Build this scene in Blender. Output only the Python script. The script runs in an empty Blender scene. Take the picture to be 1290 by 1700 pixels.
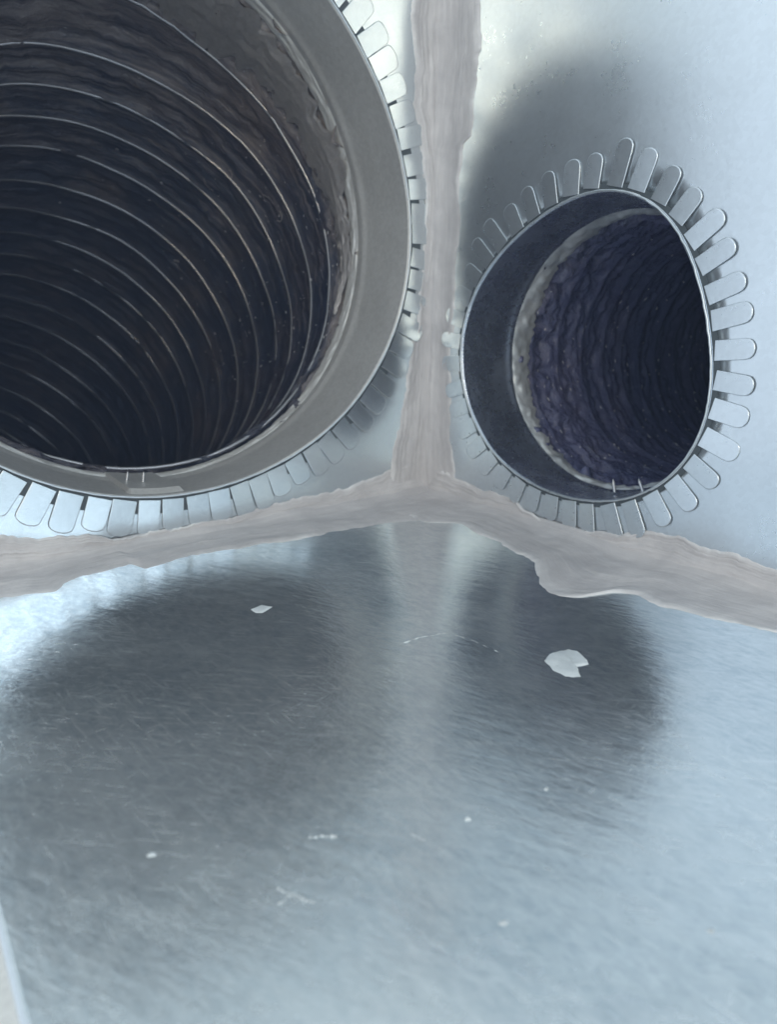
import bpy, bmesh, math, random
import numpy as np
from mathutils import Vector, Matrix, noise
S = 0.6                                   # metres per layout unit
rnd = random.Random(7)
scene = bpy.context.scene
C = scene.collection

# ------------------------------------------------------------------ camera
# X runs along the left wall away from the corner, Y along the right wall, Z up
right = Vector((-0.79393, 0.60769, 0.00925))
down = Vector((0.16193, 0.22616, -0.96052))
fwd = Vector((-0.58579, -0.76109, -0.27804))
cam = bpy.data.cameras.new('camera')
cam.sensor_fit = 'VERTICAL'
cam.sensor_height = 36.0
cam.lens = 36.0 * 1120 / 1700
cam.clip_start = 0.005
cam.clip_end = 100
camo = bpy.data.objects.new('camera', cam)
C.objects.link(camo)
m3 = Matrix((right, -down, -fwd)).transposed()
camo.matrix_world = Matrix.Translation(Vector((0.63615, 0.73393, 0.24629)) * S) @ m3.to_4x4()
cam.dof.use_dof = True
cam.dof.focus_distance = 0.36
cam.dof.aperture_fstop = 9.5
scene.camera = camo

# ------------------------------------------------------------------ light
world = bpy.data.worlds.new('World')
scene.world = world
world.use_nodes = True
bg = world.node_tree.nodes['Background']
bg.inputs['Color'].default_value = (0.68, 0.775, 0.81, 1)
bg.inputs['Strength'].default_value = 1.16

def area(name, loc, target, sx, sy, power, color):
    l = bpy.data.lights.new(name, 'AREA')
    l.shape = 'RECTANGLE'
    l.size, l.size_y, l.energy, l.color = sx, sy, power, color
    o = bpy.data.objects.new(name, l)
    C.objects.link(o)
    o.location = loc
    o.rotation_euler = (Vector(target) - Vector(loc)).to_track_quat('-Z', 'Y').to_euler()
    return o
area('window_light', (0.10, 2.3, 0.86), (0.2, 0.0, 0.2), 1.1, 1.0, 6.5, (0.82, 0.92, 1.0))
area('added_glint_light', (0.02, 2.25, 0.98), (0.2, -0.2, 0.2), 0.16, 0.22, 1.0, (0.92, 0.97, 1.0))  # small unseen light added for glints on the duct ribs
area('added_side_light', (2.3, -0.30, 0.80), (0.0, 0.3, 0.25), 3.2, 2.9, 17, (0.79, 0.86, 1.0))  # broad unseen light, added and enlarged to brighten the right wall evenly
for x, y in ((1.90, 1.88), (1.58, 2.20)):          # two warm lamps behind the photographer
    area('room_lamp', (x, y, 1.20), (0.1, 0.1, 0.2), 0.10, 0.20, 4.8, (1.0, 0.83, 0.58))
for x, y in ((1.70, 1.72), (1.36, 2.06)):
    area('desk_lamp', (x, y, 0.33), (0.1, 0.1, 0.1), 0.09, 0.12, 3.4, (1.0, 0.82, 0.54))

scene.view_settings.view_transform = 'Standard'
scene.view_settings.look = 'None'
scene.view_settings.exposure = 0.0
scene.view_settings.gamma = 1.0
scene.render.engine = 'CYCLES'
scene.cycles.max_bounces = 10
scene.cycles.glossy_bounces = 8

# ------------------------------------------------------------------ materials
class NT:
    def __init__(self, name):
        self.m = bpy.data.materials.new(name)
        self.m.use_nodes = True
        self.t = self.m.node_tree
        self.b = self.t.nodes['Principled BSDF']
        self.co = self.t.nodes.new('ShaderNodeTexCoord').outputs['Object']
    def n(self, kind, **kw):
        nd = self.t.nodes.new(kind)
        for k, v in kw.items():
            if k in nd.inputs.keys():
                self.put(nd.inputs[k], v)
            else:
                setattr(nd, k, v)
        return nd
    def put(self, sock, v):
        if hasattr(v, 'is_linked') and hasattr(v, 'links'):
            self.t.links.new(v, sock)
        else:
            sock.default_value = v
    def set(self, name, v):
        self.put(self.b.inputs[name], v)
    def mapped(self, scale, rot=(0, 0, 0)):
        r = self.n('ShaderNodeMapping')
        r.inputs['Rotation'].default_value = rot
        r.inputs['Scale'].default_value = scale
        self.t.links.new(self.co, r.inputs['Vector'])
        return r.outputs['Vector']
    def brushed(self, scale, ang):
        r = self.n('ShaderNodeMapping', vector_type='TEXTURE')
        r.inputs['Rotation'].default_value = (0, 0, ang)
        r.inputs['Scale'].default_value = tuple(1.0 / c for c in scale)
        self.t.links.new(self.co, r.inputs['Vector'])
        return r.outputs['Vector']
    def noise(self, scale, vec=None, detail=4, rough=0.55, dist=0.0):
        nd = self.n('ShaderNodeTexNoise', Scale=scale, Detail=detail, Roughness=rough, Distortion=dist)
        self.t.links.new(vec if vec else self.co, nd.inputs['Vector'])
        return nd.outputs['Fac']
    def voro(self, scale, vec=None, out='Color'):
        nd = self.n('ShaderNodeTexVoronoi', Scale=scale)
        self.t.links.new(vec if vec else self.co, nd.inputs['Vector'])
        return nd.outputs[out]
    def ramp(self, fac, stops):
        nd = self.n('ShaderNodeValToRGB')
        self.t.links.new(fac, nd.inputs['Fac'])
        e = nd.color_ramp.elements
        while len(e) < len(stops):
            e.new(0.5)
        for i, (p, c) in enumerate(stops):
            e[i].position = p
            e[i].color = (c, c, c, 1) if isinstance(c, (int, float)) else (*c, 1)
        return nd.outputs['Color']
    def math(self, op, a, b=0.0):
        nd = self.n('ShaderNodeMath', operation=op)
        self.put(nd.inputs[0], a)
        self.put(nd.inputs[1], b)
        return nd.outputs[0]
    def mix(self, fac, a, b):
        nd = self.n('ShaderNodeMix', data_type='RGBA')
        self.put(nd.inputs[0], fac)
        self.put(nd.inputs[6], a if not isinstance(a, tuple) else (*a, 1))
        self.put(nd.inputs[7], b if not isinstance(b, tuple) else (*b, 1))
        return nd.outputs[2]
    def bump(self, h, strength, dist, prev=None):
        nd = self.n('ShaderNodeBump', Strength=strength, Distance=dist, Height=h)
        if prev is not None:
            self.t.links.new(prev, nd.inputs['Normal'])
        return nd.outputs['Normal']

def galvanized(name, base, r0, r1, streak=None, grain=0.35, speck=0.0, mottle=1.0, cloud=False):
    k = NT(name)
    big = k.noise(9, detail=3)
    spang = k.voro(420, k.mapped((1, 1, 1)))
    sv = k.n('ShaderNodeRGBToBW')
    k.t.links.new(spang, sv.inputs[0])
    fac = k.math('ADD', k.math('MULTIPLY', big, 0.75), k.math('MULTIPLY', sv.outputs[0], 0.25))
    dark = tuple(c * (1 - 0.14 * mottle) for c in base)
    col = k.mix(fac, dark, tuple(min(1, c * (1 + 0.10 * mottle)) for c in base))
    if speck:
        g = k.noise(300, k.mapped((1.0, 0.45, 1.0)), detail=4, rough=0.75)
        col = k.mix(k.ramp(g, [(0.35, 0.0), (0.70, speck)]), col, (0.86, 0.90, 0.92))
    scr = None
    if cloud:                               # wiping marks and fine scratches in the zinc
        for ang, sc, lo in ((0.78, (520, 70, 1), 0.52), (0.10, (600, 55, 1), 0.54), (1.75, (560, 90, 1), 0.57), (0.66, (800, 18, 1), 0.65), (0.92, (700, 24, 1), 0.67)):
            q = k.ramp(k.noise(1.0, k.brushed(sc, ang), detail=3, rough=0.6, dist=0.3), [(lo, 0.0), (lo + 0.16, 1.0)])
            scr = q if scr is None else k.math('MAXIMUM', scr, q)
        msk = k.ramp(k.noise(7, detail=5, rough=0.6), [(0.38, 0.12), (0.66, 1.0)])
        scr = k.math('MULTIPLY', scr, msk)
        cl = k.ramp(k.noise(1.0, k.brushed((26, 11, 1), 0.7), detail=8, rough=0.72), [(0.40, 0.0), (0.70, 0.65)])
        col = k.mix(cl, col, (0.80, 0.85, 0.87))
        col = k.mix(k.math('MULTIPLY', scr, 0.8), col, (0.88, 0.92, 0.94))
    k.set('Base Color', col)
    k.set('Metallic', 0.84)
    rn = k.noise(26, detail=6, rough=0.7)
    fine = k.noise(330, detail=3)
    rr = k.math('ADD', k.math('MULTIPLY', rn, 0.7), k.math('MULTIPLY', fine, 0.3))
    ro = k.ramp(rr, [(0.30, r0), (0.70, r1)])
    if scr is not None:
        ro = k.math('ADD', ro, k.math('MULTIPLY', k.math('ADD', scr, cl), 0.10))
    k.set('Roughness', ro)
    h = k.noise(260, k.mapped(streak) if streak else None, detail=5, rough=0.7)
    n1 = k.bump(h, grain, 0.0006)
    h2 = k.noise(900, detail=2)
    n2 = k.bump(h2, grain * 0.5, 0.0003, n1)
    if cloud:
        n2 = k.bump(k.noise(1.0, k.brushed((70, 13, 1), 0.45), detail=6, rough=0.65), 0.15, 0.0022, n2)
    k.set('Normal', n2)
    return k

WALL = galvanized('galvanized_wall', (0.66, 0.72, 0.76), 0.17, 0.26, None, 0.07).m
_f = galvanized('galvanized_floor', (0.52, 0.60, 0.655), 0.08, 0.21, (1.0, 0.5, 1.0), 0.16, speck=0.6, mottle=1.5, cloud=True)
# scuffed dull towards the open edges; paler tint also paints out the dark reflection
_x = _f.n('ShaderNodeSeparateXYZ')
_f.t.links.new(_f.co, _x.inputs[0])
_w = _f.math('ADD', _f.math('ADD', _x.outputs[0], _x.outputs[1]), _f.math('MULTIPLY', _f.noise(9, detail=6, rough=0.65), 0.22))
_w = _f.ramp(_w, [(0.58, 0.0), (0.84, 1.0)])
_f.set('Metallic', _f.math('SUBTRACT', 0.85, _f.math('MULTIPLY', _w, 0.20)))
_b = _f.b.inputs['Base Color'].links[0].from_socket
_f.set('Base Color', _f.mix(_f.math('MULTIPLY', _w, 0.25), _b, (0.66, 0.73, 0.745)))
_r = _f.b.inputs['Roughness'].links[0].from_socket
_f.set('Roughness', _f.math('ADD', _r, _f.math('MULTIPLY', _w, 0.09)))
FLOOR = _f.m
WALL2 = galvanized('dull_galvanized_wall', (0.64, 0.70, 0.75), 0.25, 0.34, None, 0.10, mottle=1.2).m
TAB = galvanized('galvanized_tab', (0.66, 0.72, 0.76), 0.17, 0.27, None, 0.08).m
_d = galvanized('galvanized_sleeve', (0.60, 0.67, 0.78), 0.10, 0.45, None, 0.3, mottle=3.0)
_d.set('Metallic', 0.93)
SLEEVE = _d.m
_d = galvanized('dusty_sleeve', (0.60, 0.60, 0.595), 0.26, 0.50, None, 0.25, mottle=2.4)
_d.set('Metallic', 0.42)
DUSTY = _d.m
RIM = galvanized('cut_steel', (0.62, 0.67, 0.71), 0.25, 0.42, None, 0.1).m

def mastic(name, a, b, brushed=False):
    k = NT(name)
    v = k.noise(38, detail=6, rough=0.65, dist=0.4)
    col = k.mix(k.ramp(v, [(0.32, 0.0), (0.68, 1.0)]), a, b)
    if brushed:
        at = k.n('ShaderNodeAttribute', attribute_name='thin')
        sep = k.n('ShaderNodeSeparateColor')
        k.t.links.new(at.outputs['Color'], sep.inputs[0])
        mp = k.n('ShaderNodeMapping')
        mp.inputs['Scale'].default_value = (0.0, 34, 13)
        k.t.links.new(at.outputs['Color'], mp.inputs['Vector'])
        br = k.noise(1.0, mp.outputs['Vector'], detail=5, rough=0.6)
        col = k.mix(k.math('MULTIPLY', k.ramp(br, [(0.50, 0.0), (0.72, 1.0)]), 0.30), col, (0.74, 0.715, 0.70))
        col = k.mix(k.math('MULTIPLY', k.ramp(br, [(0.28, 1.0), (0.46, 0.0)]), 0.25), col, (0.42, 0.39, 0.385))
        col = k.mix(k.math('MULTIPLY', sep.outputs[0], k.ramp(v, [(0.35, 0.15), (0.7, 0.9)])), col, (0.80, 0.80, 0.80))
    k.set('Base Color', col)
    k.set('Roughness', k.ramp(v, [(0.3, 0.34), (0.7, 0.55)]))
    k.set('Specular IOR Level', 0.45)
    n1 = k.bump(k.noise(120, detail=5, rough=0.6), 0.3, 0.002)
    if brushed:
        n1 = k.bump(br, 0.25, 0.0025, n1)
    k.set('Normal', n1)
    return k.m
MASTIC = mastic('duct_sealant', (0.435, 0.42, 0.43), (0.555, 0.535, 0.54), True)
RINGSEAL = mastic('ring_sealant', (0.42, 0.45, 0.47), (0.74, 0.77, 0.79))
RINGSEAL.node_tree.nodes['Principled BSDF'].inputs['Metallic'].default_value = 0.55
SPOT = mastic('dried_white_sealant', (0.50, 0.54, 0.56), (0.68, 0.72, 0.74))

def film(name, dark, brown, lit_dust, lo, hi):
    k = NT(name)
    at = k.n('ShaderNodeAttribute', attribute_name='run')      # R: along the duct, G: round it, B: dusty tint, also painted light at roof and mouth
    sep = k.n('ShaderNodeSeparateColor')
    k.t.links.new(at.outputs['Color'], sep.inputs[0])
    comb = k.n('ShaderNodeCombineXYZ')
    for i in range(2):
        k.t.links.new(sep.outputs[i], comb.inputs[i])
    mp = k.n('ShaderNodeMapping')
    mp.inputs['Scale'].default_value = (90, 14, 1)
    k.t.links.new(comb.outputs[0], mp.inputs['Vector'])
    streak = k.noise(1.0, mp.outputs['Vector'], detail=6, rough=0.7, dist=0.6)
    patch = k.noise(11, detail=4, rough=0.6)
    base = k.mix(k.ramp(patch, [(0.42, 0.0), (0.66, 1.0)]), dark, brown)
    df = k.math('MULTIPLY', k.ramp(k.math('ADD', k.math('MULTIPLY', streak, 0.62), k.math('MULTIPLY', sep.outputs[2], 0.42)), [(lo, 0.0), (hi, 1.0)]), 0.85)
    k.set('Base Color', k.mix(df, base, lit_dust))
    k.set('Roughness', k.ramp(streak, [(0.3, 0.06), (0.7, 0.20)]))
    k.set('Specular IOR Level', 0.85)
    k.set('Normal', k.bump(k.noise(210, detail=5, rough=0.65), 0.9, 0.0022, k.bump(streak, 0.7, 0.003)))
    return k.m
FILM = film('black_duct_film', (0.016, 0.022, 0.050), (0.060, 0.046, 0.052), (0.52, 0.465, 0.45), 0.40, 0.80)
FILM2 = film('veil_tinted_film', (0.070, 0.080, 0.175), (0.09, 0.09, 0.18), (0.34, 0.36, 0.46), 0.48, 0.80)  # indigo lift painted into the film stands for a lens veil

def plain(name, col, rough, spec=0.5, metal=0.0, bump=0.0, scale=200):
    k = NT(name)
    v = k.noise(scale * 0.4, detail=4)
    k.set('Base Color', k.mix(v, tuple(c * 0.85 for c in col), tuple(min(1, c * 1.12) for c in col)))
    k.set('Roughness', rough)
    k.set('Specular IOR Level', spec)
    k.set('Metallic', metal)
    if bump:
        k.set('Normal', k.bump(k.noise(scale, detail=4), bump, 0.001))
    return k.m
WIRE = plain('film_covered_wire', (0.30, 0.30, 0.32), 0.20, 0.8, metal=0.8)
WIRE2 = plain('veil_tinted_wire', (0.09, 0.095, 0.15), 0.2, 1.0)
SLIT_SHADE = plain('dark_slit_shade', (0.06, 0.075, 0.085), 0.6, bump=0.3)
SCREW = plain('zinc_screw', (0.55, 0.56, 0.58), 0.35, metal=1.0)
FLECK = plain('painted_glint', (0.55, 0.55, 0.58), 0.3, 0.8)
FIBRE = plain('pale_fibre', (0.42, 0.38, 0.36), 0.5)
_t = galvanized('dusty_tape', (0.44, 0.42, 0.42), 0.30, 0.55, None, 0.6, mottle=3.0)
_t.set('Metallic', 0.5)
TAPE = _t.m
BOARD = plain('cream_board', (0.90, 0.88, 0.82), 0.7, bump=0.2)

# ------------------------------------------------------------------ helpers
def link(name, me, mat, parent=None):
    o = bpy.data.objects.new(name, me)
    C.objects.link(o)
    if mat and not me.materials:
        me.materials.append(mat)
    if parent:
        o.parent = parent
    return o

def mesh(name, verts, faces, smooth=True):
    me = bpy.data.meshes.new(name)
    me.from_pydata([tuple(v) for v in verts], [], faces)
    bm = bmesh.new()
    bm.from_mesh(me)
    bmesh.ops.recalc_face_normals(bm, faces=bm.faces)
    bm.to_mesh(me)
    bm.free()
    if smooth:
        me.polygons.foreach_set('use_smooth', [True] * len(me.polygons))
    me.update()
    return me

def grid_faces(n, m, wrap_n=False, wrap_m=False):
    f = []
    for i in range(n if wrap_n else n - 1):
        for j in range(m if wrap_m else m - 1):
            a, b = i * m + j, ((i + 1) % n) * m + j
            c, d = ((i + 1) % n) * m + (j + 1) % m, i * m + (j + 1) % m
            f.append((a, b, c, d))
    return f

def empty(name, loc, label, cat, group=None):
    o = bpy.data.objects.new(name, None)
    o.empty_display_size = 0.02
    o.location = loc
    C.objects.link(o)
    o['label'], o['category'] = label, cat
    if group:
        o['group'] = group
    return o

def nz(x, y=0.0, z=0.0, oct_=3):
    return noise.fractal((x, y, z), 1.0, 2.0, oct_)

def tube(points, rad, seg=8, closed=False):
    pts = [Vector(p) for p in points]
    n = len(pts)
    vs = []
    for i in range(n):
        t = (pts[(i + 1) % n] - pts[i - 1]) if (closed or 0 < i < n - 1) else (pts[1] - pts[0] if i == 0 else pts[-1] - pts[-2])
        t.normalize()
        a = t.cross(Vector((0.31, 0.17, 0.93)))
        if a.length < 1e-3:
            a = t.cross(Vector((1, 0, 0)))
        a.normalize()
        b = t.cross(a)
        r = rad(i) if callable(rad) else rad
        for j in range(seg):
            w = 2 * math.pi * j / seg
            vs.append(pts[i] + a * r * math.cos(w) + b * r * math.sin(w))
    f = grid_faces(n, seg, closed, True)
    if not closed:
        f += [tuple(range(seg))[::-1], tuple(range((n - 1) * seg, n * seg))]
    return vs, f

# ------------------------------------------------------------------ layout
class Hole:
    def __init__(self, a, u, r, coef, side):
        self.a, self.u, self.r, self.coef, self.side = a, u, r, coef, side
        self.ea = Vector((1, 0, 0)) if side == 'left' else Vector((0, 1, 0))
        self.n = Vector((0, 1, 0)) if side == 'left' else Vector((1, 0, 0))
        self.eu = Vector((0, 0, 1))
        self.org = (self.ea * a + self.eu * u) * S
    def rim(self, t):
        w = 1 + self.coef[0]
        for k in range(1, (len(self.coef) - 1) // 2 + 1):
            w += self.coef[2 * k - 1] * math.cos(k * t) + self.coef[2 * k] * math.sin(k * t)
        return self.r * w
    def er(self, t):
        return self.ea * math.cos(t) + self.eu * math.sin(t)
    def et(self, t):
        return self.eu * math.cos(t) - self.ea * math.sin(t)
    def pt(self, t, rr, h):                # relative to the hole's centre, h = into the box
        return (self.er(t) * rr + self.n * h) * S
BIG = Hole(0.3536, 0.3489, 0.3045, [0.0011, 0.0041, -0.0028, 0.0151, -0.0042, -0.0071, -0.0106], 'left')
SMALL = Hole(0.2413, 0.2032, 0.1668, [-0.0028, -0.0032, 0.0059, 0.0208, -0.0083, -0.0291, -0.0257, -0.0027, -0.0147], 'right')

# ------------------------------------------------------------------ surroundings
me = mesh('ground', [(-2.5, -2.5, -0.78), (2.5, -2.5, -0.78), (2.5, 2.5, -0.78), (-2.5, 2.5, -0.78)], [(0, 1, 2, 3)], False)
g = link('ground', me, BOARD)
g['kind'] = 'structure'

# ------------------------------------------------------------------ the sheet metal box
box = empty('metal_box', (0, 0, 0), 'open galvanized sheet metal box with two round duct holes and sealed inside corner', 'metal box')
XL, YR, H = 0.627, 0.80, 1.02

def wall_panel(hole, a1, gap):
    N, K = 360, 30
    angs = [2 * math.pi * i / N for i in range(N)]
    for ca in (0, a1):
        for cu in (0, H):
            angs.append(math.atan2(cu - hole.u, ca - hole.a) % (2 * math.pi))
    angs = sorted(angs)
    vs = []
    for t in angs:
        c, s = math.cos(t), math.sin(t)
        d = 1e9
        if c > 1e-9: d = min(d, (a1 - hole.a) / c)
        if c < -1e-9: d = min(d, -hole.a / c)
        if s > 1e-9: d = min(d, (H - hole.u) / s)
        if s < -1e-9: d = min(d, -hole.u / s)
        r0 = hole.rim(t) + gap
        for k in range(K):
            q = k / (K - 1)
            r = r0 + (d - r0) * q
            a, u = hole.a + r * c, hole.u + r * s
            edge = max(0.0, min(1.0, (min(a, u) - 0.09) / 0.12))
            w = 0.0016 * nz(a * 4.5 + 3, u * 4.5, 7 if hole.side == 'left' else 2, 2) * edge
            vs.append((hole.ea * a + hole.eu * u + hole.n * w) * S)
    o = link('wall_panel', mesh('wall_panel', vs, grid_faces(len(angs), K, True)), WALL, box)
    return o
wl = wall_panel(BIG, XL, 0.012)
wl['label'] = 'left wall panel with the large round hole'
wr = wall_panel(SMALL, YR, 0.006)
wr.data.materials[0] = WALL2
wr['label'] = 'right wall panel with the small round hole'

n, m = 60, 70
vs = []
for i in range(n):
    for j in range(m):
        x, y = (XL * i / (n - 3) if i < n - 2 else XL - 0.0008 * (n - 1 - i)), YR * j / (m - 1)
        if i == n - 3: x = XL - 0.003
        e = max(0.0, min(1.0, (min(x, y) - 0.17) / 0.12))
        vs.append(Vector((x, y, 0.0016 * e * nz(x * 4 + 9, y * 4, 1.5, 2))) * S)
fl = link('floor_panel', mesh('floor_panel', vs, grid_faces(n, m)), FLOOR, box)
for o in (wl, wr, fl):
    md = o.modifiers.new('thickness', 'SOLIDIFY')
    md.thickness = 0.0009
    md.offset = 0
# turned-down hem along the floor's open edge
vs, f = tube([(XL * S, y * S, -0.001) for y in np.linspace(0, YR, 60)], 0.0014, 8)
link('hem', mesh('hem', vs, f), RIM, box)

# sealant strips brushed over the three inside joints
def interp(tab, s):
    xs = [p[0] for p in tab]
    return float(np.interp(s, xs, [p[1] for p in tab]))
def strip(edge, A, B, tabA, tabB, s0, s1, seed, nlen=520, nac=64):
    vs, ec = [], []
    for i in range(nlen):
        s = s0 + (s1 - s0) * i / (nlen - 1)
        wa = interp(tabA, s) + 0.0048 * nz(s * 28, seed, 0, 5) + 0.0015 * nz(s * 130, seed, 4, 2)
        wb = interp(tabB, s) + 0.0048 * nz(s * 28, seed, 9, 5) + 0.0015 * nz(s * 130, seed, 14, 2)
        wa, wb = max(wa, 0.006), max(wb, 0.006)
        fr = 0.016 + 0.004 * nz(s * 9, seed, 3)
        for j in range(nac):
            v = -1 + 2 * j / (nac - 1)
            x = abs(v)
            edgef = min(1, (1 - x) / 0.10)
            w = wa if v < 0 else wb
            d = w * x
            lift = 0.0017 + 0.0007 * nz(v * 7, s * 3.2, seed + 1, 3) + 0.0006 * nz(v * 26, s * 4, seed + 5, 2) \
                + 0.0030 * nz(v * 2.2, s * 13, seed + 8, 4)
            lift = max(lift, 0.0009) * math.sqrt(max(edgef, 0)) - (0.0008 if edgef <= 0 else 0)
            fil = fr * max(0, 1 - d / (fr * 2.0)) ** 2 * 0.62
            h = lift + fil
            p = (A * d + B * h) if v < 0 else (B * d + A * h)
            vs.append((edge * s + p) * S)
            ev = max(0.0, (x - 0.80) / 0.2) ** 1.5
            ec.append((ev, v * 0.5 + 0.5, s, 1))
    me = mesh('sealant_strip', vs, grid_faces(nlen, nac))
    me.color_attributes.new('thin', 'FLOAT_COLOR', 'POINT').data.foreach_set('color', np.array(ec, dtype=np.float32).ravel())
    return me
EX, EY, EZ = Vector((1, 0, 0)), Vector((0, 1, 0)), Vector((0, 0, 1))
VL = [(0, .075), (.044, .069), (.073, .065), (.123, .052), (.188, .037), (.251, .028), (.305, .020), (.358, .014), (.416, .019), (.463, .029), (.502, .041), (.548, .040), (.609, .045), (.9, .05)]
VR = [(0, .066), (.05, .062), (.083, .050), (.124, .048), (.189, .047), (.252, .050), (.304, .050), (.355, .054), (.411, .053), (.452, .055), (.458, .070), (.474, .072), (.518, .075), (.561, .077), (.598, .074), (.9, .07)]
LU = [(0, .05), (.069, .041), (.119, .029), (.177, .025), (.231, .021), (.282, .019), (.314, .015), (.352, .012), (.408, .012), (.501, .021), (.554, .038), (.63, .04)]
LF = [(0, .13), (.111, .124), (.157, .106), (.221, .096), (.269, .094), (.316, .081), (.338, .082), (.376, .074), (.412, .082), (.443, .090), (.450, .066), (.503, .071), (.529, .094), (.571, .080), (.63, .08)]
RU = [(0, .04), (.063, .033), (.113, .025), (.167, .026), (.198, .013), (.246, .006), (.32, .017), (.356, .030), (.397, .034), (.441, .030), (.491, .030), (.8, .03)]
RF = [(0, .12), (.124, .111), (.156, .083), (.204, .090), (.262, .101), (.300, .112), (.345, .162), (.363, .174), (.388, .151), (.398, .116), (.414, .104), (.446, .106), (.484, .096), (.529, .076), (.8, .08)]
st = link('sealant_strip', strip(EZ, EX, EY, VL, VR, 0.0, H, 11.3), MASTIC, box)
st['label'] = 'vertical sealant strip up the corner'
st = link('sealant_strip', strip(EX, EZ, EY, LU, LF, 0.0, XL, 23.7), MASTIC, box)
st['label'] = 'sealant strip under the large hole'
st = link('sealant_strip', strip(EY, EZ, EX, RU, RF, 0.0, YR, 41.9), MASTIC, box)
st['label'] = 'sealant strip under the small hole'

# dried drips and a brushed streak on the floor
def blob(pts, th, seed, label):
    c = sum((Vector((p[0], p[1], 0)) for p in pts), Vector()) / len(pts)
    loop = []
    nn = len(pts)
    for i in range(nn):
        a, b = Vector((*pts[i], 0)), Vector((*pts[(i + 1) % nn], 0))
        for q in range(5):
            p = a.lerp(b, q / 5)
            loop.append(p + (p - c) * 0.05 * nz(p.x * 160, p.y * 160, seed))
    vs, M = [], 5
    for p in loop:
        for k in range(M):
            q = k / (M - 1)
            r = 1 - q * 0.92
            z = 0.0004 + th * math.sin(min(1, q * 2.2) * math.pi / 2) * (1 + 0.3 * nz(p.x * 60, p.y * 60, q * 3))
            vs.append((c + (p - c) * r + EZ * z) * S)
    f = grid_faces(len(loop), M, True)
    f.append(tuple(i * M + M - 1 for i in range(len(loop))))
    o = link('sealant_drip', mesh('sealant_drip', vs, f), SPOT, box)
    o['label'] = label
blob([(.268, .445), (.256, .440), (.245, .441), (.236, .444), (.232, .450), (.235, .458), (.239, .466), (.244, .471), (.249, .470), (.256, .468), (.257, .471), (.262, .475), (.266, .480), (.271, .477), (.275, .472), (.276, .460)], 0.0018, 3, 'large white dried sealant drip')
blob([(.402, .233), (.389, .230), (.383, .240), (.390, .244), (.397, .247), (.402, .243)], 0.0012, 8, 'small white dried sealant drip')
for (x, y), q in (((.428, .532), .0022), ((.564, .460), .0026), ((.459, .586), .0018), ((.392, .641), .0022), ((.378, .541), .0015)):
    pp = []
    for i in range(7):
        a = 6.283 * i / 7
        k = q * rnd.uniform(0.5, 1.3)
        pp.append((x + k * math.cos(a) * 1.2 - k * math.sin(a) * 0.3, y + k * math.sin(a) * 0.8))
    blob(pp, 0.0011, x * 50, 'tiny pale sealant fleck')
for pts, r in (([(.498, .494), (.488, .502)], 0.0016), ([(.529, .520), (.523, .519), (.519, .526)], 0.0013), ([(.526, .512), (.517, .529)], 0.0011), ([(.457, .523), (.455, .530)], 0.0010),
               ([(.333, .361), (.315, .362), (.295, .368), (.287, .388), (.284, .418), (.280, .444), (.276, .456)], 0.0011), ([(.267, .480), (.264, .496), (.257, .508)], 0.0009)):
    P = []
    for i in range(60):
        q = i / 59 * (len(pts) - 1)
        P.append((np.interp(q, range(len(pts)), [p[0] for p in pts]) * S + 0.0006 * nz(q * 3, r * 900), np.interp(q, range(len(pts)), [p[1] for p in pts]) * S + 0.0006 * nz(q * 3, 5), 0.0002))
    vs, f = tube(P, lambda i: r * S * max(0.04, 0.25 + 0.8 * nz(i * 0.33, r * 999)), 6)
    link('sealant_streak', mesh('sealant_streak', vs, f), SPOT, box)

# ------------------------------------------------------------------ collars
def tab_mesh(w, ln, th, bend, rc):
    # rounded tongue with a raised, turned edge
    out = [(0, -w / 2), (ln - w * rc, -w / 2)]
    for i in range(1, 8):
        a = -math.pi / 2 + math.pi * i / 8
        out.append((ln - w * rc + w * rc * math.cos(a) ** 0.8, w / 2 * math.sin(a)))
    out += [(ln - w * rc, w / 2), (0, w / 2)]
    c = (ln * 0.48, 0)
    def ring(f, z):
        return [Vector((c[0] + (x - c[0]) * (f if x > 0 else 1), y * f, z + bend * (x / ln) ** 2)) for x, y in out]
    rings = [ring(1.0, -th), ring(1.0, th * 0.1), ring(0.96, th * 0.5), ring(0.945, th * 0.55), ring(0.93, th * 0.55)]
    vs = [p * S for r in rings for p in r]
    k = len(out)
    f = []
    for r in range(4):
        for i in range(k - 1):
            f.append((r * k + i, r * k + i + 1, (r + 1) * k + i + 1, (r + 1) * k + i))
    f.append(tuple(4 * k + i for i in range(k)))
    return mesh('tab', vs, f)

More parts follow.
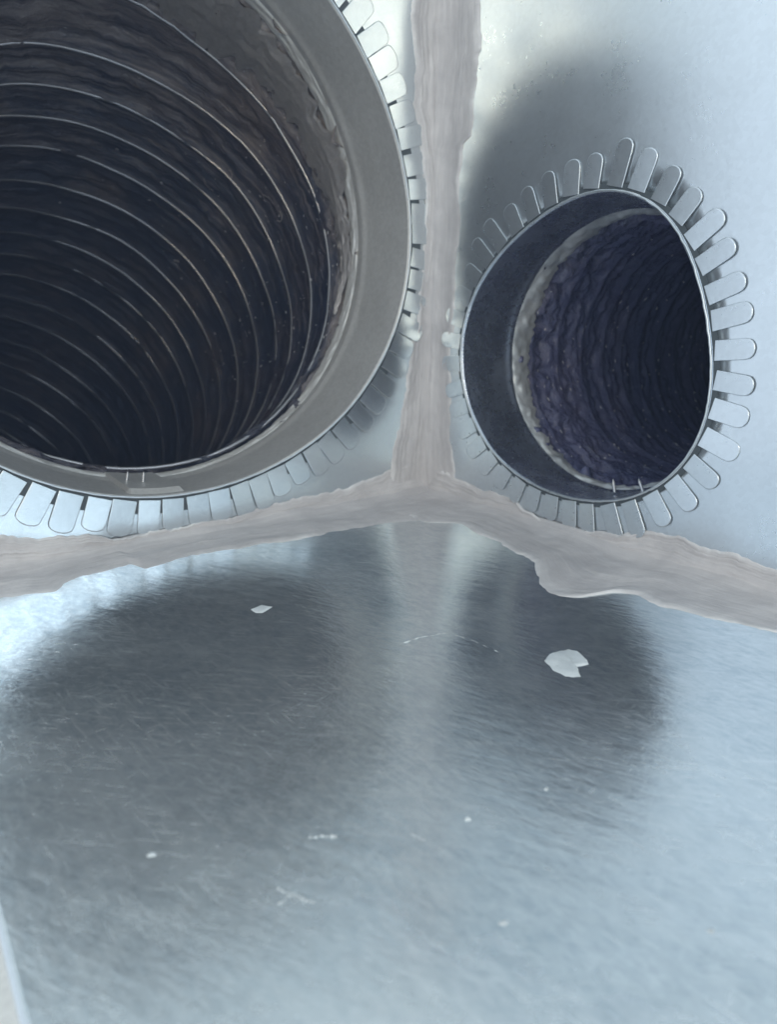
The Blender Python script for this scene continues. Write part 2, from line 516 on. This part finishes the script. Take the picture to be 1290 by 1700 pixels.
def collar(name_label, hole, ntab, t0, depth, tl, slit_shade, wtab, group, metal):
    root = empty('duct_collar', hole.org, name_label, 'duct collar', group)
    # sleeve
    N, K = 288, 34
    vs = []
    for i in range(N):
        t = 2 * math.pi * i / N
        for k in range(K):
            q = k / (K - 1)
            d = -0.003 + (depth + 0.003) * q
            r = hole.rim(t) * (1 - q) ** 1.0 + (hole.r * 0.985) * (1 - (1 - q) ** 1.0)
            r += 0.0022 * math.exp(-((d - depth * 0.80) / 0.006) ** 2) * -1 + 0.0008 * nz(math.cos(t) * 3, math.sin(t) * 3, d * 18)
            vs.append(hole.pt(t, r, -d))
    me = mesh('sleeve', vs, grid_faces(N, K, True))
    o = link('sleeve', me, metal, root)
    md = o.modifiers.new('thickness', 'SOLIDIFY')
    md.thickness = 0.0008
    md.offset = 0
    # rolled edge
    vs, f = tube([hole.pt(t, hole.rim(t) + 0.0008 + 0.0006 * nz(math.cos(t) * 20, math.sin(t) * 20, 1), 0.0036) for t in np.linspace(0, 2 * math.pi, 300, endpoint=False)], 0.0012 * S, 8, True)
    link('rolled_edge', mesh('rolled_edge', vs, f), RIM, root)
    # added dark ring painting in the shade between the tabs
    vs = []
    prof = [(0.0, 0.0004), (0.0, 0.0016), (slit_shade, 0.0016), (slit_shade, 0.0004)]
    for i in range(N):
        t = 2 * math.pi * i / N
        for r, h in prof:
            vs.append(hole.pt(t, hole.rim(t) + 0.002 + r, h))
    link('slit_shade', mesh('slit_shade', vs, grid_faces(N, 4, True, True), False), SLIT_SHADE, root)
    # tabs
    meshes = [tab_mesh(wtab * f_, tl * l_ * rnd.uniform(0.92, 1.08), 0.0007, b_, 0.34 if ntab > 50 else 0.5) for f_, l_, b_ in ((1, 1, 0), (0.96, 1.05, 0.0005), (0.98, 0.95, -0.0004), (0.94, 1.1, 0.0007), (1, 1.02, -0.0006), (0.95, 0.93, 0.0003), (0.97, 1.13, 0), (0.92, 1.0, 0.0004))]
    for me in meshes:
        me.materials.append(TAB if ntab > 50 else WALL2)
    for i in range(ntab):
        t = t0 + 2 * math.pi * i / ntab
        me = meshes[rnd.randrange(len(meshes))]
        o = link('tab', me, None, root)
        tj = t + rnd.uniform(-0.006, 0.006)
        yaw = rnd.uniform(-0.07, 0.07)
        pitch = rnd.uniform(-0.02, 0.03)
        roll = rnd.uniform(-0.05, 0.05)
        er, et = hole.er(tj), hole.et(tj)
        nn = hole.n
        ex = (er * math.cos(yaw) + et * math.sin(yaw)).normalized()
        ex = (ex * math.cos(pitch) + nn * math.sin(pitch)).normalized()
        ey = nn.cross(ex).normalized()
        ez = ex.cross(ey).normalized()
        ey2 = (ey * math.cos(roll) + ez * math.sin(roll))
        ez2 = ex.cross(ey2)
        mt = Matrix((ex, ey2, ez2)).transposed().to_4x4()
        mt.translation = hole.pt(tj, hole.rim(t) + 0.0045, 0.0024)
        o.matrix_local = mt
    return root
TWO = None
cb = collar('large round duct collar with tabs bent over the left wall', BIG, 72, math.radians(-180), 0.110, 0.040, 0.018, 0.0262, 'duct collars in the box walls', DUSTY)
cs = collar('small round duct collar with tabs bent over the right wall', SMALL, 40, math.radians(-174.5), 0.100, 0.036, 0.006, 0.0205, 'duct collars in the box walls', SLEEVE)

# lapped seam of the large collar and the screw tips that hold the ducts on
def sleeve_patch(hole, t0, t1, d0, d1, h, root, name, mat):
    vs = []
    nn, kk = 24, 14
    for i in range(nn):
        t = t0 + (t1 - t0) * i / (nn - 1)
        for k in range(kk):
            d = d0 + (d1 - d0) * k / (kk - 1)
            e = h if 0 < i < nn - 1 and 0 < k < kk - 1 else 0.0
            r = hole.rim(t) * (1 - d / 0.11) + hole.r * 0.985 * d / 0.11
            vs.append(hole.pt(t, r - e - 0.0006, -d))
    return link(name, mesh(name, vs, grid_faces(nn, kk), False), mat, root)
sleeve_patch(BIG, math.radians(-88), math.radians(-76), 0.006, 0.116, 0.0050, cb, 'seam_lap', DUSTY)
def screw(hole, tdeg, d, root):
    t = math.radians(tdeg)
    r = hole.rim(t)
    base, tip = hole.pt(t, r - 0.001, -d), hole.pt(t, r - 0.017, -d)
    P = [base.lerp(tip, q) for q in np.linspace(0, 1, 24)]
    vs, f = tube(P, lambda i: S * (0.0017 + 0.0005 * (i % 3 == 0)) * (1 if i < 17 else max(0.12, (24 - i) / 7)), 8)
    link('screw', mesh('screw', vs, f), SCREW, root)
screw(BIG, -82, 0.055, cb); screw(BIG, -78.5, 0.058, cb)
screw(SMALL, -75, 0.05, cs); screw(SMALL, -62, 0.05, cs)

# ------------------------------------------------------------------ flexible ducts
def duct_path(hole, q, depth, smax, ds):
    c = hole.ea * hole.a + hole.eu * hole.u - hole.n * depth
    P, T = [], []
    s = 0
    while s < smax:
        e = min(1.0, max(0.0, (s - 0.015) / 0.13))
        e = e * e * (3 - 2 * e)
        phi = (q[0] + q[1] * s) * e
        psi = (q[2] + q[3] * s) * e
        t = (-hole.n * math.cos(phi) * math.cos(psi) - hole.eu * math.sin(phi) + hole.ea * math.sin(psi) * math.cos(phi)).normalized()
        P.append(c.copy()); T.append(t)
        c = c + t * ds
        s += ds
    return P, T

def duct(label, hole, q, depth, smax, pitch, rad0, filmmat, wiremat, seed, rough, lit_dustk, rib):
    root = empty('flexible_duct', hole.org, label, 'flexible duct', 'ducts behind the wall holes')
    per = 18
    ds = pitch / per
    P, T = duct_path(hole, q, depth - 0.012, smax, ds)
    N = 220
    def jit(s, cw, sw):
        return 0.30 * nz(s * 5.0, seed, 0.3, 2) + 0.10 * nz(cw * 1.5, sw * 1.5, s * 5 + seed, 2)
    n = len(P)
    vs, cols, wire = [], [], []
    for i in range(n):
        s = i * ds
        t = T[i]
        a = (hole.ea - t * hole.ea.dot(t)).normalized()
        b = t.cross(a)
        if b.z < 0: b = -b
        grow = 0.03 * max(0, 1 - s / 0.05)
        wr = rough * (1.25 + 2.2 * max(0, 1 - s / 0.16))
        for j in range(N):
            w = 2 * math.pi * j / N
            cw, sw = math.cos(w), math.sin(w)
            ph = s / pitch + jit(s, cw, sw) - w / (2 * math.pi)
            fr = ph - math.floor(ph)
            ed = min(fr, 1 - fr) * pitch
            sag = 0.0028 * math.sin(math.pi * fr) - rib * math.exp(-(ed / 0.0038) ** 2) * (1 + 0.35 * nz(cw * 9, sw * 9, math.floor(ph) * 3.1))
            sag += 0.0009 * math.sin(2 * math.pi * (fr * 3 + 0.6 * nz(cw * 2 + seed, sw * 2, s * 9, 2))) * math.sin(math.pi * fr)
            wrk = 0.7 * wr * nz(cw * 4 - seed, sw * 4, s * 75, 3) + wr * (nz(cw * 7 + seed, sw * 7, s * 26, 4) + 0.55 * nz(cw * 26, sw * 26 + seed, s * 14, 2))
            r = rad0 * (1 + grow) + sag + wrk * (0.25 + math.sin(math.pi * fr))
            vs.append((P[i] + a * r * cw + b * r * sw - (hole.ea * hole.a + hole.eu * hole.u)) * S)
            d = lit_dustk * (0.55 * max(0, 1 - s / 0.55) + 0.45 * max(0, 1 - s / 0.10)) * (0.55 + 0.45 * sw) + 0.25 * max(0, 1 - s / 0.1)  # paler roof and mouth paint in the light falling there
            cols.append((s, w / (2 * math.pi), min(1, d), 1))
    f = grid_faces(n, N, False, True)
    f.append(tuple((n - 1) * N + j for j in range(N)))
    me = mesh('liner', vs, f)
    at = me.color_attributes.new('run', 'FLOAT_COLOR', 'POINT')
    at.data.foreach_set('color', np.array(cols, dtype=np.float32).ravel())
    link('liner', me, filmmat, root)
    # the helical wire that holds it open
    turns = smax / pitch - 1.2
    W = []
    steps = int(turns * 90)
    for k in range(steps):
        w = 2 * math.pi * k / 90
        s = pitch * (0.9 + k / 90)
        s = max(0.3 * pitch, pitch * (1.0 + k / 90 - jit(s, math.cos(w), math.sin(w))))
        fi = min(n - 1.001, s / ds)
        i0 = int(fi); fq = fi - i0
        c = P[i0].lerp(P[i0 + 1] if i0 + 1 < n else P[i0], fq)
        t = T[i0]
        a = (hole.ea - t * hole.ea.dot(t)).normalized()
        b = t.cross(a)
        if b.z < 0: b = -b
        r = rad0 * (1 + 0.03 * max(0, 1 - s / 0.05)) - rib + (0.0020 if rib > 0.003 else 0.0030) + 0.0018 * nz(k * 0.07, seed)
        W.append((c + a * r * math.cos(w) + b * r * math.sin(w) - (hole.ea * hole.a + hole.eu * hole.u)) * S)
    vs, f = tube(W, lambda i: S * (0.0028 if rib > 0.003 else 0.0017) * (1 + 0.22 * nz(i * 0.11, seed)), 7)
    link('wire_coil', mesh('wire_coil', vs, f), wiremat, root)
    return root
db = duct('large flexible duct with glossy black ribbed lining behind the left wall', BIG, (0.348, 0.271, -0.197, 0.55), 0.110, 1.75, 0.070, 0.2955, FILM, WIRE, 2.0, 0.0036, 1.0, 0.0044)
dsm = duct('small flexible duct with dark ribbed lining, tinted indigo for lens veil, behind the right wall', SMALL, (0.02, 0.05, 0.03, -0.12), 0.100, 1.5, 0.055, 0.1630, FILM2, WIRE2, 8.0, 0.0034, 0.6, 0.0018)

# sealant round the mouth of each duct
def ring_seal(hole, depth, inner, seed, root, amp, wid):
    vs = []
    N, K = 420, 12
    for i in range(N):
        t = 2 * math.pi * i / N
        ct, sn = math.cos(t) * 4, math.sin(t) * 4
        w = wid * (1.05 + 0.55 * math.cos(t - 2.5) + 0.4 * nz(ct * 1.3, sn * 1.3, seed)) + amp * nz(ct * 5, sn * 5, seed + 2, 4)
        for k in range(K):
            q = k / (K - 1)
            d = depth - 0.5 * wid + w * q
            bulge = math.sin(math.pi * min(1, q * 1.02)) ** 0.6
            r = hole.r * 0.985 - 0.0004 - inner * max(bulge, 0) * (0.7 + 0.5 * nz(ct * 3, sn * 3, q * 3 + seed, 2)) - 0.004 * q * q
            vs.append(hole.pt(t, r, -d))
    return link('sealant_ring', mesh('sealant_ring', vs, grid_faces(N, K, True)), RINGSEAL, root)
ring_seal(SMALL, 0.092, 0.0058, 4.0, cs, 0.006, 0.021)
rb = ring_seal(BIG, 0.104, 0.003, 9.0, cb, 0.003, 0.010)
rb.data.materials[0] = DUSTY

# loose fibres stuck to the roof of the large duct
vs, f = [], []
P, T = duct_path(BIG, (0.348, 0.271, -0.197, 0.55), 0.09, 0.6, 0.005)
for k in range(8):
    s = rnd.uniform(0.05, 0.42)
    w = math.radians(rnd.uniform(35, 150) if k % 3 else rnd.uniform(120, 210))
    i0 = int(s / 0.005)
    t = T[i0]
    a = (BIG.ea - t * BIG.ea.dot(t)).normalized()
    b = t.cross(a)
    if b.z < 0: b = -b
    pts = []
    ww, ss = w, s
    ang = rnd.uniform(0, 6.28); cur = rnd.uniform(-0.5, 0.5)
    for i in range(9):
        i1 = max(0, min(len(P) - 1, int(ss / 0.005)))
        r = 0.2905 + 0.002 * nz(i * 0.6, k)
        pts.append((P[i1] + a * r * math.cos(ww) + b * r * math.sin(ww) - (BIG.ea * BIG.a + BIG.eu * BIG.u)) * S)
        ang += cur
        ww += 0.012 * math.cos(ang); ss += 0.0035 * math.sin(ang)
    v2, f2 = tube(pts, S * rnd.uniform(0.0002, 0.0004), 4)
    o = len(vs)
    vs += v2
    f += [tuple(x + o for x in q) for q in f2]
fb = link('fibre_strands', mesh('fibre_strands', vs, f), FIBRE, db)
fb['kind'] = 'stuff'

# torn silvery tape hanging off the first turns of the large duct
P, T = duct_path(BIG, (0.348, 0.271, -0.197, 0.55), 0.09, 0.6, 0.005)
vs = []
N, K = 260, 26
for i in range(N):
    q = i / (N - 1)
    w = math.radians(88 + 112 * q)
    mid = 0.075 - 0.035 * q + 0.010 * nz(q * 6, 1.7)
    wid = (0.030 + 0.014 * nz(q * 7, 5.1) + 0.012 * nz(q * 34, 2.2)) * min(1, 6 * q, 5 * (1 - q)) + 0.0015
    for k in range(K):
        x = -1 + 2 * k / (K - 1)
        s = max(0.002, mid + wid * x)
        i1 = min(len(P) - 1, int(s / 0.005))
        c = P[i1].lerp(P[min(len(P) - 1, i1 + 1)], s / 0.005 - i1)
        t = T[i1]
        a = (BIG.ea - t * BIG.ea.dot(t)).normalized()
        b = t.cross(a)
        if b.z < 0: b = -b
        r = 0.2900 - 0.0018 * abs(nz(q * 9, x * 3.4, 3.3)) - 0.0007 * nz(q * 26, x * 9, 7.7) + 0.004 * x * x
        vs.append((c + a * r * math.cos(w) + b * r * math.sin(w) - (BIG.ea * BIG.a + BIG.eu * BIG.u)) * S)
link('torn_tape', mesh('torn_tape', vs, grid_faces(N, K)), TAPE, db)

# pale flecks painting in the glints of the crinkled linings
def flecks(hole, q, rad0, depth, root, count, smax, arcs, big):
    P, T = duct_path(hole, q, depth, smax + 0.1, 0.005)
    vs, f = [], []
    for k in range(count):
        s = smax * rnd.random() ** 1.5 + 0.02
        w = math.radians(rnd.gauss(*arcs[k % len(arcs)]))
        i0 = min(len(P) - 1, int(s / 0.005))
        t = T[i0]
        a = (hole.ea - t * hole.ea.dot(t)).normalized()
        b = t.cross(a)
        if b.z < 0: b = -b
        e = a * math.cos(w) + b * math.sin(w)
        g = b * math.cos(w) - a * math.sin(w)
        c = P[i0] + e * (rad0 - rnd.uniform(0.0, 0.0035)) - (hole.ea * hole.a + hole.eu * hole.u)
        l, h = big * rnd.uniform(0.5, 3.2) * rnd.random() ** 0.5, big * rnd.uniform(0.15, 0.6)
        tw = rnd.uniform(-0.6, 0.6)
        d1 = g * math.cos(tw) + t * math.sin(tw)
        d2 = (t * math.cos(tw) - g * math.sin(tw)) + e * rnd.uniform(-0.6, 0.6)
        o = len(vs)
        vs += [(c + d1 * l) * S, (c + d2 * h) * S, (c - d1 * l) * S, (c - d2 * h) * S, (c - e * h * 0.7) * S, (c + e * h * 0.7) * S]
        for i in range(4):
            f += [(o + i, o + (i + 1) % 4, o + 4), (o + (i + 1) % 4, o + i, o + 5)]
    o = link('glint_flecks', mesh('glint_flecks', vs, f, False), FLECK, root)
    o['kind'] = 'stuff'
flecks(BIG, (0.348, 0.271, -0.197, 0.55), 0.2950, 0.10, db, 260, 0.55, [(165, 22), (150, 30), (185, 15)], 0.0014)
flecks(SMALL, (0.02, 0.05, 0.03, -0.12), 0.1610, 0.09, dsm, 300, 0.50, [(200, 30), (235, 25), (170, 60), (0, 40)], 0.0015)

# thin volume added round everything to imitate a milky lens veil
b = [(-2.6, -2.6, -1.78), (2.6, -2.6, -1.78), (2.6, 2.6, -1.78), (-2.6, 2.6, -1.78), (-2.6, -2.6, 0.60), (2.6, -2.6, 0.60), (2.6, 2.6, 0.60), (-2.6, 2.6, 0.60)]
me = mesh('veil_haze', b, [(0, 3, 2, 1), (4, 5, 6, 7), (0, 1, 5, 4), (1, 2, 6, 5), (2, 3, 7, 6), (3, 0, 4, 7)], False)
hm = bpy.data.materials.new('veil_haze')
hm.use_nodes = True
t = hm.node_tree
t.nodes.clear()
out = t.nodes.new('ShaderNodeOutputMaterial')
pv = t.nodes.new('ShaderNodeVolumePrincipled')
pv.inputs['Color'].default_value = (0.52, 0.66, 1.0, 1)
pv.inputs['Density'].default_value = 0.09
t.links.new(pv.outputs[0], out.inputs['Volume'])
hz = link('veil_haze', me, hm)
hz['kind'] = 'stuff'
